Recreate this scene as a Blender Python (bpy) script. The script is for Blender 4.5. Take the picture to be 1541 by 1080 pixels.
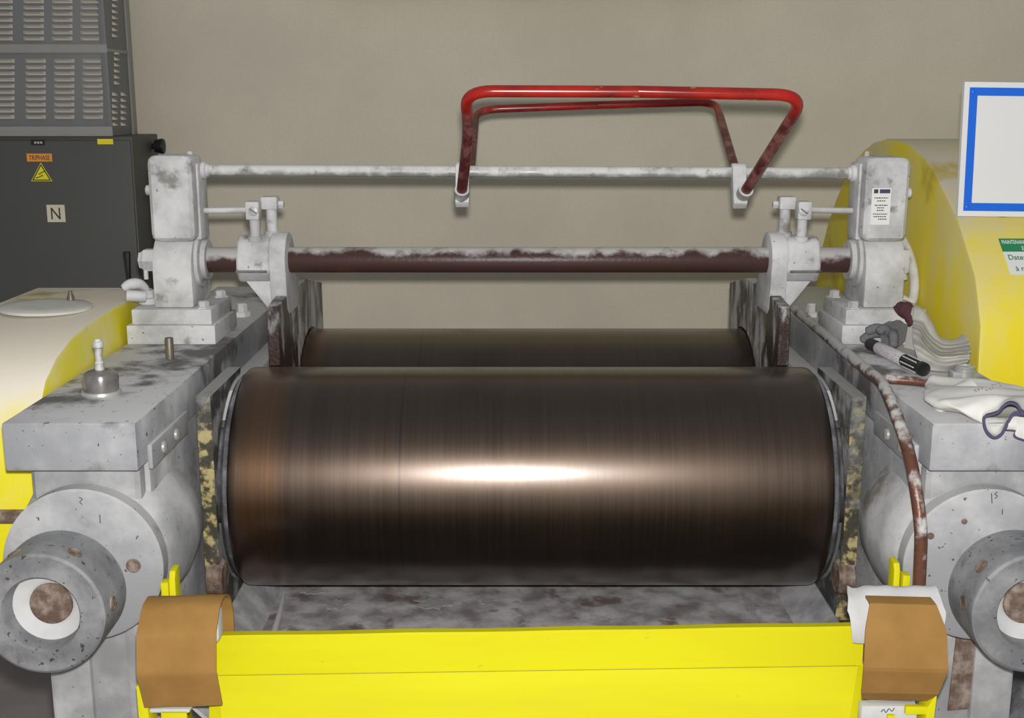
import bpy, bmesh, math, random
from mathutils import Vector, Matrix, noise
PI = math.pi
for o in list(bpy.data.objects): bpy.data.objects.remove(o, do_unlink=True)
scene = bpy.context.scene
COL = scene.collection
# ------------------------------------------------------------------ camera
F, PITCH = 1800.0, math.radians(12.2)
CAM = Vector((-0.036, 0.0, 1.75))
cd = bpy.data.cameras.new('camera'); cd.sensor_width = 36.0; cd.lens = F/1541*36
cam = bpy.data.objects.new('camera', cd); COL.objects.link(cam)
cam.location = CAM; cam.rotation_euler = (PI/2-PITCH, 0, 0)
scene.camera = cam
# ------------------------------------------------------------------ light
w = bpy.data.worlds.new('world'); scene.world = w; w.use_nodes = True
w.node_tree.nodes['Background'].inputs[0].default_value = (0.95, 0.98, 1.0, 1)
w.node_tree.nodes['Background'].inputs[1].default_value = 0.26
ld = bpy.data.lights.new('camera_flash_offscreen', 'POINT'); ld.energy = 205; ld.shadow_soft_size = 0.022
ld.color = (1.0, 0.98, 0.95)
lo = bpy.data.objects.new('camera_flash_offscreen', ld); COL.objects.link(lo); lo.location = (-0.03, 0.02, 1.812)
vs = scene.view_settings
vs.view_transform = 'Standard'; vs.look = 'None'; vs.gamma = 1.0; vs.exposure = 0.0; vs.use_curve_mapping = False

# ------------------------------------------------------------------ helpers
SP, CP = math.sin(PITCH), math.cos(PITCH)
def px(u, v, y=None, z=None, x=None):
    """photo pixel -> world point on the plane Y=y, Z=z or X=x"""
    a, b = (u-770.5)/F, (540-v)/F
    d = Vector((a, CP+b*SP, -SP+b*CP))
    if y is not None: t = (y-CAM.y)/d.y
    elif z is not None: t = (z-CAM.z)/d.z
    else: t = (x-CAM.x)/d.x
    return CAM+d*t

ROOT = {}
def thing(name, label, cat, loc, group=None):
    o = bpy.data.objects.new(name, None); COL.objects.link(o); o.location = loc
    o.empty_display_size = 0.05
    o['label'] = label; o['category'] = cat
    if group: o['group'] = group
    ROOT[o] = Vector(loc)
    return o

class MB:
    def __init__(s): s.bm = bmesh.new()
    def _take(s, b):
        me = bpy.data.meshes.new('tmp'); b.to_mesh(me); b.free()
        s.bm.from_mesh(me); bpy.data.meshes.remove(me)
    def _bev(s, b, bev, seg=2, ang=30):
        if bev > 0:
            b.normal_update()
            es = [e for e in b.edges if len(e.link_faces) == 2 and e.calc_face_angle(0) > math.radians(ang)]
            bmesh.ops.bevel(b, geom=es, offset=bev, segments=seg, affect='EDGES', profile=0.6, clamp_overlap=True)
    def box(s, x0, x1, y0, y1, z0, z1, bev=0.0, seg=2, rot=None):
        b = bmesh.new()
        x0, x1 = min(x0, x1), max(x0, x1)
        v = [b.verts.new((x, y, z)) for z in (z0, z1) for y in (y0, y1) for x in (x0, x1)]
        for f in ((0,2,3,1), (4,5,7,6), (0,1,5,4), (2,6,7,3), (0,4,6,2), (1,3,7,5)): b.faces.new([v[i] for i in f])
        s._bev(b, bev, seg)
        if rot:
            c = Vector(((x0+x1)/2, (y0+y1)/2, (z0+z1)/2))
            bmesh.ops.transform(b, matrix=Matrix.Translation(c)@Matrix.Rotation(rot[1], 4, rot[0])@Matrix.Translation(-c), verts=b.verts)
        s._take(b); return s
    def prism(s, prof, axis, a0, a1, bev=0.0, seg=2, ang=30):
        """2D profile (YZ for X, XZ for Y, XY for Z) extruded along axis"""
        def mk(p, a): return {'X': (a, p[0], p[1]), 'Y': (p[0], a, p[1]), 'Z': (p[0], p[1], a)}[axis]
        b = bmesh.new()
        A = [b.verts.new(mk(p, a0)) for p in prof]; B = [b.verts.new(mk(p, a1)) for p in prof]
        n = len(prof)
        b.faces.new(A); b.faces.new(B[::-1])
        for i in range(n): b.faces.new((A[i], B[i], B[(i+1) % n], A[(i+1) % n]))
        bmesh.ops.recalc_face_normals(b, faces=b.faces)
        s._bev(b, bev, seg, ang); s._take(b); return s
    def lathe(s, p, d, prof, seg=32, cap=True):
        """profile [(along, radius)] turned about the axis p + d"""
        p = Vector(p); d = Vector(d).normalized()
        q = d.to_track_quat('Z', 'Y'); b = bmesh.new(); rings = []
        for a, r in prof:
            rings.append([b.verts.new(p+q@Vector((r*math.cos(2*PI*k/seg), r*math.sin(2*PI*k/seg), a))) for k in range(seg)])
        for i in range(len(rings)-1):
            for k in range(seg):
                b.faces.new((rings[i][k], rings[i][(k+1) % seg], rings[i+1][(k+1) % seg], rings[i+1][k]))
        if cap:
            b.faces.new(rings[0][::-1]); b.faces.new(rings[-1])
        bmesh.ops.recalc_face_normals(b, faces=b.faces)
        s._take(b); return s
    def clampx(s, lim):
        for v in s.bm.verts: v.co.x = max(-lim, min(lim, v.co.x))
        return s
    def cyl(s, p0, p1, r, bev=0.0, seg=24, r1=None):
        p0, p1 = Vector(p0), Vector(p1); L = (p1-p0).length; r1 = r if r1 is None else r1
        pr = [(0, r), (L, r1)] if bev <= 0 else [(0, r-bev), (bev*.3, r-bev*.3), (bev, r), (L-bev, r1), (L-bev*.3, r1-bev*.3), (L, r1-bev)]
        return s.lathe(p0, p1-p0, pr, seg)
    def tube(s, path, r, seg=12):
        b = bmesh.new(); rings = []; n = len(path); path = [Vector(p) for p in path]
        rr = r if isinstance(r, (list, tuple)) else [r]*n
        t0 = (path[1]-path[0]).normalized()
        up = Vector((0, 0, 1)) if abs(t0.z) < .9 else Vector((0, 1, 0))
        nx = t0.cross(up).normalized()
        for i, p in enumerate(path):
            t = (path[min(i+1, n-1)]-path[max(i-1, 0)]).normalized()
            nx = (nx-t*nx.dot(t)).normalized(); ny = t.cross(nx)
            rings.append([b.verts.new(p+(nx*math.cos(2*PI*k/seg)+ny*math.sin(2*PI*k/seg))*rr[i]) for k in range(seg)])
        for i in range(n-1):
            for k in range(seg): b.faces.new((rings[i][k], rings[i][(k+1) % seg], rings[i+1][(k+1) % seg], rings[i+1][k]))
        b.faces.new(rings[0][::-1]); b.faces.new(rings[-1])
        bmesh.ops.recalc_face_normals(b, faces=b.faces); s._take(b); return s
    def raw(s, verts, faces):
        b = bmesh.new(); v = [b.verts.new(p) for p in verts]
        for f in faces: b.faces.new([v[i] for i in f])
        bmesh.ops.recalc_face_normals(b, faces=b.faces); s._take(b); return s
    def grid(s, fn, nu, nv, thick=0.0, wrap=False):
        P = [[Vector(fn(i/nu, j/nv)) for j in range(nv+1)] for i in range(nu+1)]
        vs_, fs = [], []
        W = nv+1
        for r in P: vs_ += r
        for i in range(nu):
            for j in range(nv): fs.append((i*W+j, (i+1)*W+j, (i+1)*W+j+1, i*W+j+1))
        b = bmesh.new(); v = [b.verts.new(p) for p in vs_]
        for f in fs: b.faces.new([v[i] for i in f])
        if wrap: bmesh.ops.remove_doubles(b, verts=b.verts, dist=1e-5)
        bmesh.ops.recalc_face_normals(b, faces=b.faces)
        if thick: bmesh.ops.solidify(b, geom=b.faces[:], thickness=thick)
        s._take(b); return s
    def build(s, name, mat, parent=None, label=None, cat=None, group=None, kind=None, ang=32):
        me = bpy.data.meshes.new(name)
        if parent is not None: org = ROOT[parent]
        else:
            xs = [v.co for v in s.bm.verts]
            org = Vector(((min(c.x for c in xs)+max(c.x for c in xs))/2, (min(c.y for c in xs)+max(c.y for c in xs))/2, min(c.z for c in xs)))
        bmesh.ops.translate(s.bm, vec=-org, verts=s.bm.verts)
        for f in s.bm.faces: f.smooth = True
        s.bm.to_mesh(me); s.bm.free()
        me.set_sharp_from_angle(angle=math.radians(ang))
        me.materials.append(M[mat])
        o = bpy.data.objects.new(name, me); COL.objects.link(o)
        if parent is not None: o.parent = parent
        else: o.location = org
        ROOT[o] = org
        if label: o['label'] = label
        if cat: o['category'] = cat
        if group: o['group'] = group
        if kind: o['kind'] = kind
        return o

def fillet(pts, rad, n=6):
    pts = [Vector(p) for p in pts]; out = [pts[0]]
    for i in range(1, len(pts)-1):
        a, b, c = pts[i-1], pts[i], pts[i+1]
        r = rad[i] if isinstance(rad, (list, tuple)) else rad
        r = min(r, (a-b).length*.49, (c-b).length*.49)
        p, q = b+(a-b).normalized()*r, b+(c-b).normalized()*r
        for k in range(n+1):
            t = k/n; out.append(p*(1-t)**2+b*2*t*(1-t)+q*t*t)
    out.append(pts[-1]); return out
def smooth_path(pts, n=8):
    pts = [Vector(p) for p in pts]; out = []
    for i in range(len(pts)-1):
        p0, p1, p2, p3 = pts[max(i-1, 0)], pts[i], pts[i+1], pts[min(i+2, len(pts)-1)]
        for k in range(n):
            t = k/n
            out.append(.5*((2*p1)+(p2-p0)*t+(2*p0-5*p1+4*p2-p3)*t*t+(3*p1-p0-3*p2+p3)*t**3))
    out.append(pts[-1]); return out
def text_part(body, size, org, right, up, mat, parent, name='lettering', align='LEFT', ext=.0004, sx=1.0):
    cu = bpy.data.curves.new('t', 'FONT'); cu.body = body; cu.size = size; cu.extrude = ext; cu.align_x = align
    o = bpy.data.objects.new('t', cu); COL.objects.link(o)
    bpy.context.view_layer.update()
    me = bpy.data.meshes.new_from_object(o.evaluated_get(bpy.context.evaluated_depsgraph_get()))
    bpy.data.objects.remove(o)
    R, U = Vector(right).normalized(), Vector(up).normalized(); N = R.cross(U)
    for v in me.vertices: v.co = Vector(org)+R*v.co.x*sx+U*v.co.y+N*v.co.z-ROOT[parent]
    me.name = name; me.materials.clear(); me.materials.append(M[mat])
    p = bpy.data.objects.new(name, me); COL.objects.link(p); p.parent = parent; ROOT[p] = ROOT[parent]
    return p
def plate4(mb, o, R, U, x0, x1, y0, y1, t):
    """thin slab in the plane o,R,U from normal 0 to t"""
    R, U = Vector(R).normalized(), Vector(U).normalized(); N = R.cross(U); o = Vector(o)
    c = [o+R*x+U*y for x, y in ((x0, y0), (x1, y0), (x1, y1), (x0, y1))]
    return mb.raw(c+[p+N*t for p in c], [(3,2,1,0), (4,5,6,7), (0,1,5,4), (1,2,6,5), (2,3,7,6), (3,0,4,7)])

# ------------------------------------------------------------------ materials
M = {}
def srgb(r, g, b):
    f = lambda c: (c/255/12.92) if c/255 <= .04045 else ((c/255+.055)/1.055)**2.4
    return (f(r), f(g), f(b), 1)
class NT:
    def __init__(s, name):
        m = bpy.data.materials.new(name); m.use_nodes = True; s.m = m; s.t = m.node_tree
        s.b = s.t.nodes['Principled BSDF']; M[name] = m
        s.geo = s.t.nodes.new('ShaderNodeNewGeometry'); s.pos = s.geo.outputs['Position']
    def put(s, sock, v):
        if hasattr(v, 'is_linked') or hasattr(v, 'links'): s.t.links.new(v, sock)
        else: sock.default_value = v
    def noise(s, scale, detail=5, rough=.6, stretch=None, off=0):
        vec = s.pos
        if stretch or off:
            mp = s.t.nodes.new('ShaderNodeMapping'); s.t.links.new(s.pos, mp.inputs[0])
            mp.inputs['Scale'].default_value = stretch or (1, 1, 1); mp.inputs['Location'].default_value = (off, off*1.7, off*.6)
            vec = mp.outputs[0]
        n = s.t.nodes.new('ShaderNodeTexNoise'); s.t.links.new(vec, n.inputs['Vector'])
        n.inputs['Scale'].default_value = scale; n.inputs['Detail'].default_value = detail; n.inputs['Roughness'].default_value = rough
        return n.outputs[0]
    def math(s, op, a, b=0.0):
        n = s.t.nodes.new('ShaderNodeMath'); n.operation = op; s.put(n.inputs[0], a); s.put(n.inputs[1], b); return n.outputs[0]
    def ramp(s, v, lo, hi, o0=0.0, o1=1.0):
        n = s.t.nodes.new('ShaderNodeMapRange'); n.interpolation_type = 'SMOOTHSTEP'
        s.put(n.inputs[0], v)
        for i, q in enumerate((lo, hi, o0, o1)): n.inputs[i+1].default_value = q
        return n.outputs[0]
    def mix(s, f, a, b):
        n = s.t.nodes.new('ShaderNodeMix'); n.data_type = 'RGBA'
        s.put(n.inputs[0], f); s.put(n.inputs[6], a); s.put(n.inputs[7], b); return n.outputs[2]
    def nz(s):
        n = s.t.nodes.new('ShaderNodeSeparateXYZ'); s.t.links.new(s.geo.outputs['Normal'], n.inputs[0]); return n.outputs[2]
    def xyz(s, i):
        n = s.t.nodes.new('ShaderNodeSeparateXYZ'); s.t.links.new(s.pos, n.inputs[0]); return n.outputs[i]
    def bump(s, h, strength=.2, dist=.002):
        n = s.t.nodes.new('ShaderNodeBump'); n.inputs['Strength'].default_value = strength; n.inputs['Distance'].default_value = dist
        s.t.links.new(h, n.inputs['Height']); s.t.links.new(n.outputs[0], s.b.inputs['Normal'])
    def fin(s, col, rough=.5, metal=0.0, spec=.5):
        s.put(s.b.inputs['Base Color'], col); s.put(s.b.inputs['Roughness'], rough); s.put(s.b.inputs['Metallic'], metal)
        s.b.inputs['Specular IOR Level'].default_value = spec
def plain(name, col, rough=.5, metal=0.0, var=.08, scale=30, spec=.5):
    n = NT(name); c2 = tuple(max(0, q*(1-var*3)) for q in col[:3])+(1,)
    n.fin(n.mix(n.noise(scale), col, c2), rough, metal, spec); return n
def dusty(name, base, dust, amt=.5, top=.5, scale=7, rough=.7, metal=0.0, stain=None, stain_amt=.0, stain_scale=4, chips=0.0, bump=.25, soft=.18, extra=None, stretch=None):
    n = NT(name)
    f = n.math('ADD', n.noise(scale, 7, .62, stretch=stretch), n.math('MULTIPLY', n.nz(), top*.5))
    if extra: f = n.math('ADD', f, extra(n))
    f = n.ramp(n.math('ADD', f, amt-.5), .5-soft, .5+soft)
    c = n.mix(f, base, dust)
    if stain:
        g = n.ramp(n.noise(stain_scale, 6, .6, off=3.1), .62-stain_amt*.3, .74-stain_amt*.3)
        c = n.mix(n.math('MULTIPLY', g, .85), c, stain)
    if chips > 0:
        h = n.ramp(n.noise(95, 3, .5, off=7.7), .72-chips*.1, .75-chips*.1)
        c = n.mix(n.math('MULTIPLY', h, .8), c, (.02, .017, .016, 1))
    r = n.ramp(f, 0, 1, rough, min(1, rough+.25)); 
    n.fin(c, r, metal if metal == 0 else n.ramp(f, 0, 1, metal, 0), .35)
    n.bump(n.noise(120, 4), bump, .0015); return n

n = NT('wall_plaster')
c = n.mix(n.ramp(n.noise(2.2, 5), .35, .7), (.70, .645, .525, 1), (.63, .58, .475, 1))
c = n.mix(n.ramp(n.noise(160, 2), .45, .7, 0, .3), c, (.52, .475, .39, 1))
n.fin(c, .85, 0, .2); n.bump(n.noise(140, 3), .15, .002)
n = NT('floor_concrete')
n.fin(n.mix(n.ramp(n.noise(3, 6), .3, .7), (.30, .26, .26, 1), (.40, .35, .34, 1)), .8); n.bump(n.noise(60), .2)
WD = (.67, .67, .675, 1)
dusty('cast_white', (.34, .34, .345, 1), WD, .54, .30, 10, .8, stain=(.20, .18, .16, 1), stain_amt=.13, stain_scale=16, chips=.12, soft=.24)
dusty('cast_grey', (.30, .305, .32, 1), (.52, .52, .52, 1), .38, .6, 6, .6, stain=(.20, .18, .15, 1), stain_amt=.18, stain_scale=9, chips=.3)
dusty('beam_paint', (.29, .30, .32, 1), (.56, .56, .57, 1), .40, .55, 5, .5, stain=(.075, .06, .055, 1), stain_amt=.40, stain_scale=5, chips=.45)
dusty('sleeve_steel', (.15, .155, .165, 1), (.29, .295, .30, 1), .45, .2, 11, .45, stain=(.10, .06, .05, 1), stain_amt=.16, stain_scale=13, chips=.6)
dusty('housing_paint', (.26, .265, .275, 1), (.58, .58, .58, 1), .44, .4, 6, .65, stain=(.19, .16, .13, 1), stain_amt=.15, stain_scale=7, chips=.2, soft=.22)
ends = lambda n: n.ramp(n.math('ABSOLUTE', n.xyz(0)), .60, .65, 0, .22)
dusty('rust_shaft', (.060, .030, .026, 1), (.50, .48, .47, 1), .18, .92, 14, .38, stain=(.12, .05, .035, 1), stain_amt=.2, bump=.4, soft=.12, extra=ends)
back = lambda n: n.ramp(n.xyz(1), 2.55, 3.0, -.03, .12)
dusty('rust_plate', (.040, .026, .022, 1), (.52, .51, .51, 1), .43, .1, 20, .4, stain=(.035, .016, .010, 1), stain_amt=.30, stain_scale=9, bump=.9, soft=.10, stretch=(1, 1, .4), extra=back)
dusty('galvanised', (.33, .33, .32, 1), (.66, .66, .65, 1), .5, .35, 22, .42, metal=.35, stain=(.24, .2, .17, 1), stain_amt=.1, stain_scale=30)
far = lambda n: n.ramp(n.xyz(1), 2.1, 2.3, 0, .16)
dusty('copper_pipe', (.13, .055, .035, 1), (.50, .49, .48, 1), .39, .3, 20, .35, metal=.2, stain=(.07, .035, .025, 1), stain_amt=.25, stain_scale=24, bump=.6, soft=.09, extra=far)
tops = lambda n: n.ramp(n.nz(), .72, .95, 0, .30)
dusty('guard_yellow', (.78, .64, .010, 1), (.60, .55, .44, 1), .40, .0, 3.6, .5, stain=(.45, .35, .02, 1), stain_amt=.14, stain_scale=3, soft=.22, stretch=(1, 1, .45), extra=tops)
dusty('cover_yellow', (.80, .70, .010, 1), (.80, .74, .62, 1), .34, .85, 2.6, .5, stain=(.50, .32, .04, 1), stain_amt=.12, stain_scale=4)
dusty('tray_steel', (.23, .20, .20, 1), (.56, .55, .56, 1), .48, .05, 13, .5, stain=(.15, .10, .09, 1), stain_amt=.24, stain_scale=11, soft=.2)
dusty('tray_side', (.28, .28, .29, 1), (.50, .50, .51, 1), .48, .0, 14, .4)
dusty('dark_iron', (.06, .06, .065, 1), (.22, .22, .235, 1), .42, .3, 18, .5)
dusty('rust_iron', (.12, .075, .055, 1), (.34, .28, .24, 1), .43, .2, 40, .7, bump=.7)
n = NT('end_plate')
sx = n.t.nodes.new('ShaderNodeSeparateXYZ'); n.t.links.new(n.geo.outputs['Normal'], sx.inputs[0])
fr_ = n.ramp(n.math('MULTIPLY', sx.outputs[1], -1.0), .6, .9)
c = n.mix(n.ramp(n.math('ADD', n.noise(16, 6), n.math('MULTIPLY', n.nz(), .25)), .42, .68), (.05, .05, .05, 1), (.34, .34, .33, 1))
cr = n.mix(n.ramp(n.noise(45, 6), .45, .6), (.05, .045, .03, 1), (.46, .38, .17, 1))
c = n.mix(n.math('MULTIPLY', fr_, n.ramp(n.noise(9, 5, off=2), .35, .5, .25, 1)), c, cr)
n.fin(c, .6); n.bump(n.noise(90, 5), .6, .003)
n = NT('yellow_paint')
c = n.mix(n.ramp(n.noise(4, 5, stretch=(.4, 1, 3)), .35, .7), (.66, .62, .004, 1), (.62, .57, .004, 1))
c = n.mix(n.ramp(n.noise(70, 4, stretch=(.5, 1, 1)), .70, .76, 0, .6), c, (.45, .40, .03, 1))
n.fin(c, .6, 0, .25); n.bump(n.noise(90, 3), .06)
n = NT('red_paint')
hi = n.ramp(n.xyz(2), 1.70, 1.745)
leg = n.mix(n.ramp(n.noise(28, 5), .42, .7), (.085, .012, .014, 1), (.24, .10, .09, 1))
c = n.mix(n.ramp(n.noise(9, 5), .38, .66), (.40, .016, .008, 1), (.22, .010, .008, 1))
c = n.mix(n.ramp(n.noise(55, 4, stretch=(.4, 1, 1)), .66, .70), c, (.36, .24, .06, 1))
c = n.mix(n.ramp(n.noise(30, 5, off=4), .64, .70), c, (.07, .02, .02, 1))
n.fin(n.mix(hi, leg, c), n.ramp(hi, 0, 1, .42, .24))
# rolls: ground steel, heat-browned, with turning rings that follow the axis
n = NT('roll_steel')
ring = n.noise(26, 8, .75, stretch=(1, .012, .012))
fine = n.noise(240, 3, .7, stretch=(1, .01, .01))
blot = n.noise(3.5, 5, .6, stretch=(1, .6, .6))
c = n.mix(n.ramp(ring, .3, .72), (.086, .058, .041, 1), (.068, .043, .028, 1))
c = n.mix(n.ramp(fine, .4, .7, 0, .16), c, (.115, .090, .076, 1))
c = n.mix(n.ramp(blot, .45, .75, 0, .4), c, (.078, .048, .029, 1))
X = n.xyz(0)
og = n.math('MULTIPLY', n.ramp(X, -.60, -.53), n.ramp(X, -.465, -.50))
c = n.mix(n.math('MULTIPLY', og, n.ramp(ring, .35, .65, .15, .85)), c, (.17, .082, .034, 1))
e = n.math('MULTIPLY', n.ramp(X, -.2565, -.2545), n.ramp(X, -.2495, -.2515))
c = n.mix(n.math('MULTIPLY', e, .6), c, (.04, .03, .025, 1))
rg = n.math('ADD', n.ramp(fine, .3, .7, .35, .40), n.ramp(blot, .4, .7, 0, .05))
n.fin(c, rg, 1.0); n.bump(fine, .03, .0005)
n.b.inputs['Coat Weight'].default_value = .8; n.b.inputs['Coat Roughness'].default_value = .25; n.b.inputs['Coat IOR'].default_value = 1.6
n = NT('cardboard')
c = n.mix(n.ramp(n.noise(14, 6), .3, .7), (.32, .175, .050, 1), (.27, .145, .038, 1))
n.fin(c, .75, 0, .25); n.bump(n.noise(200, 3), .15)
plain('cabinet_grey', srgb(78, 78, 75), .55, 0, .05, 12)
plain('louver_panel', srgb(120, 122, 122), .5, .1, .06, 8)
plain('louver_hood', srgb(196, 188, 178), .5, 0, .06, 20)
plain('louver_strip', srgb(150, 148, 144), .5, 0, .06, 20)
plain('ink_grey', (.20, .20, .21, 1), .8)
plain('black_plastic', (.012, .012, .013, 1), .45)
plain('soft_black', (.03, .03, .033, 1), .6)
n = NT('pen_label')
n.fin(n.mix(n.ramp(n.noise(260, 2, stretch=(1, 1, 1)), .55, .62, 0, .75), (.66, .62, .64, 1), (.25, .18, .38, 1)), .4)
plain('label_orange', srgb(250, 165, 55), .6)
plain('label_yellow', srgb(250, 238, 40), .6)
plain('label_cream', srgb(228, 222, 196), .7)
plain('label_white', (.78, .78, .75, 1), .6, 0, .02)
plain('sign_white', (.76, .76, .75, 1), .45, 0, .02, 6)
plain('sign_blue', srgb(18, 104, 222), .4, 0, .03)
plain('sign_green', srgb(30, 135, 85), .5, 0, .03)
plain('ink_green', srgb(60, 120, 100), .5, 0, .03)
plain('ink_dark', (.04, .04, .045, 1), .6)
plain('ink_navy', (.04, .05, .13, 1), .6)
plain('powder_white', (.62, .62, .62, 1), .95, 0, .08, 40, .1)
plain('tray_smear', (.50, .49, .48, 1), .9, 0, .2, 60, .1)
plain('rag_white', (.72, .70, .65, 1), .95, 0, .10, 25, .1)
plain('glove_white', (.70, .69, .65, 1), .95, 0, .05, 30, .1)
plain('glove_grey', (.23, .235, .25, 1), .9, 0, .18, 40, .1)
plain('rag_maroon', (.11, .05, .06, 1), .9, 0, .1, 40, .1)
plain('hem_purple', (.10, .09, .17, 1), .9, 0, .1, 40, .1)
plain('bright_steel', (.60, .59, .57, 1), .35, .4, .12, 40)
plain('stud_steel', (.23, .20, .16, 1), .45, .4, .2, 60)
plain('glass_grey', (.40, .37, .35, 1), .22, .5, .25, 60)
plain('lip_dark', (.07, .06, .03, 1), .7)

# ------------------------------------------------------------------ the room
MB().box(-4.5, 4.5, 4.0, 4.15, 0, 3.6).build('wall_back', 'wall_plaster', kind='structure')
MB().box(-4.5, 4.5, -2.5, 4.15, -.1, 0).build('floor', 'floor_concrete', kind='structure')

# ------------------------------------------------------------------ rolls
FY, BY, AZ, RR, HL = 2.42, 2.879, 0.976, 0.2286, 0.588
def make_roll(name, y, R, label):
    t = thing(name, label, 'roll', (0, y, AZ-R))
    e = .007
    pr = [(-HL, R-e*1.6), (-HL+e*.2, R-e*.8), (-HL+e*.8, R-e*.2), (-HL+e*1.8, R)]
    pr += [(-HL+.02+k*(2*HL-.04)/40, R) for k in range(41)]
    pr += [(-a, r) for a, r in pr[:4][::-1]]
    MB().lathe((0, y, AZ), (1, 0, 0), pr, 128).build('roll_face', 'roll_steel', t)
    for s in (-1, 1):
        MB().lathe((s*HL, y, AZ), (s, 0, 0), [(0, R-.012), (.008, R-.013), (.014, R-.02)], 64).build('roll_shoulder', 'dark_iron', t)
        MB().cyl((s*(HL+.01), y, AZ), (s*.657, y, AZ), .10).build('journal', 'dark_iron', t)
make_roll('front_mill_roll', FY, RR, 'polished brown steel mill roll right behind the yellow tray front')
make_roll('rear_mill_roll', BY, RR-.0045, 'dark brown steel mill roll behind the front roll, between the stock guides')

# ------------------------------------------------------------------ side housings, cap beams
BT, BB = 1.231, 1.149   # beam top, bottom
def hole_disc(parent, p, d, r, name='bolt_hole'):
    d = Vector(d).normalized()
    MB().lathe(Vector(p)-d*.002, d, [(0, r), (.0034, r*.99), (.0038, r*.8), (.0031, r*.72), (.003, r*.05)], 20).build(name, 'rust_iron', parent)
for s in (-1, 1):
    L = s < 0
    hx = .766 if L else .788
    lab = ('dusty grey cast housing with adjusting sleeve, below the beam carrying the glass oil cup' if L
           else 'dusty grey cast housing with adjusting sleeve, below the beam carrying the white glove')
    t = thing('mill_housing', lab, 'machine housing', (s*.766, 2.65, 0), 'side housings of the mill')
    # body with window-free cast side, leg with recessed panel
    b = MB()
    b.box(s*.662, s*.87, 1.985, 3.3, .62, BB-.001, .012)
    b.box(s*.672, s*.86, 1.952, 2.0, .86, BB-.001, .02, 3)
    b.build('housing_body', 'housing_paint', t)
    b = MB().box(s*.69, s*.862, 2.02, 3.28, 0, .63, .012)
    b.box(s*.69, s*.726, 1.975, 2.03, 0, .84, .01)
    b.box(s*.79, s*.862, 1.975, 2.03, 0, .84, .01)
    b.build('leg', 'housing_paint', t)
    MB().box(s*.727, s*.789, 2.008, 2.024, .02, .80).build('leg_recess', 'rust_iron' if not L else 'housing_paint', t)
    MB().box(s*.64, s*.884, 1.99, 3.31, 0, .06, .01).build('foot', 'housing_paint', t)
    MB().box(s*.612, s*.6625, 2.462, 3.25, 1.082, 1.150, .006).build('bearing_ledge', 'powder_white', t)
    if not L:
        q_ = [px(u_, v_, y=1.98) for u_, v_ in ((1441, 950), (1483, 972), (1470, 1066), (1427, 1070))]
        MB().prism([(p_.x, p_.z) for p_ in q_], 'Y', 1.9815, 1.990).build('rust_channel', 'rust_iron', t)
    # rounded nose
    MB().lathe((s*.766, 1.945, AZ), (0, 1, 0), [(0, .128), (.01, .137), (.05, .149), (.13, .153), (.20, .146), (.232, .128), (.238, .10)], 56).clampx(.876).build('bearing_nose', 'housing_paint', t)
    fl = MB().lathe((s*.766, 1.915, AZ), (0, 1, 0), [(0, .05), (0, .131), (.003, .136), (.032, .136)], 64).build('flange', 'cast_grey', t)
    hx, hz = (.80, .935) if L else (.814, .936)
    sl = MB().lathe((s*hx, 1.808, hz), (0, 1, 0), [(.058, .05), (.055, .058), (.004, .062), (0, .0645), (0, .099), (.003, .1035), (.010, .1048), (.112, .1048)], 64, cap=False).build('adjusting_sleeve', 'sleeve_steel', t)
    MB().lathe((s*hx, 1.842, hz), (0, 1, 0), [(.014, .036), (.010, .042), (.008, .050), (.0, .060), (.02, .062)], 40).build('powder_ring', 'powder_white', sl, label='white powder packed in the sleeve bore')
    MB().lathe((s*hx, 1.862, hz), (0, 1, 0), [(-.014, .028), (-.012, .035), (.01, .0375)], 28).build('screw_end', 'rust_iron', sl, label='rusty round screw end inside the bore')
    for a in ((118, 62, 2) if L else (140, 178, 75)):
        d = Vector((math.cos(math.radians(a)), 0, math.sin(math.radians(a))))
        hole_disc(sl, Vector((s*hx, 1.845, hz))+d*.1048, d, .0125, 'radial_hole')
    hole_disc(fl, (-.680, 1.9145, .9765) if L else (.672, 1.9145, 1.03), (0, -1, 0), .0125 if L else .006)
    if not L: hole_disc(fl, (.727, 1.9145, 1.056), (0, -1, 0), .005)
    # pen marks on the flange
    if L:
        MB().tube(smooth_path([px(119, 748, y=1.9148), px(124, 751, y=1.9148), px(120, 755, y=1.9148), px(124, 759, y=1.9148)], 3), .0007, 6).build('pen_mark', 'ink_dark', fl)
        MB().tube([px(150, 774, y=1.9148), px(151, 787, y=1.9148)], .0007, 6).build('pen_mark', 'ink_dark', fl)
    else:
        MB().tube([px(1492, 742, y=1.9148), px(1493, 757, y=1.9148)], .0007, 6).build('pen_mark', 'ink_dark', fl)
        MB().tube(smooth_path([px(1501, 740, y=1.9148), px(1497, 743, y=1.9148), px(1501, 746, y=1.9148), px(1497, 750, y=1.9148)], 3), .0007, 6).build('pen_mark', 'ink_dark', fl)
        MB().tube([px(1509, 766, y=1.9148), px(1508, 774, y=1.9148)], .0007, 6).build('pen_mark', 'ink_dark', fl)
    # cap beam
    lab = ('long grey cap beam with a glass oil cup and bare stud on top' if L else 'long grey cap beam with the rags, pen and white glove lying on top')
    cb = thing('housing_cap', lab, 'cap block', (s*.766, 2.64, BB), 'cap beams of the mill')
    MB().box(s*.656, s*.876, 1.90, 3.38, BB, BT, .0035, 2).build('cap_block', 'beam_paint', cb)
    st = MB().box(s*.648, s*.6565, 1.955, 2.185, 1.135, 1.178, .003).build('retaining_strip', 'cast_grey', cb)
    for y in (2.02, 2.10):
        MB().lathe((s*.648, y, 1.156), (-s, 0, 0), [(0, .011), (.004, .0105), (.006, .007)], 16).build('bolt', 'bright_steel', st)
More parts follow.
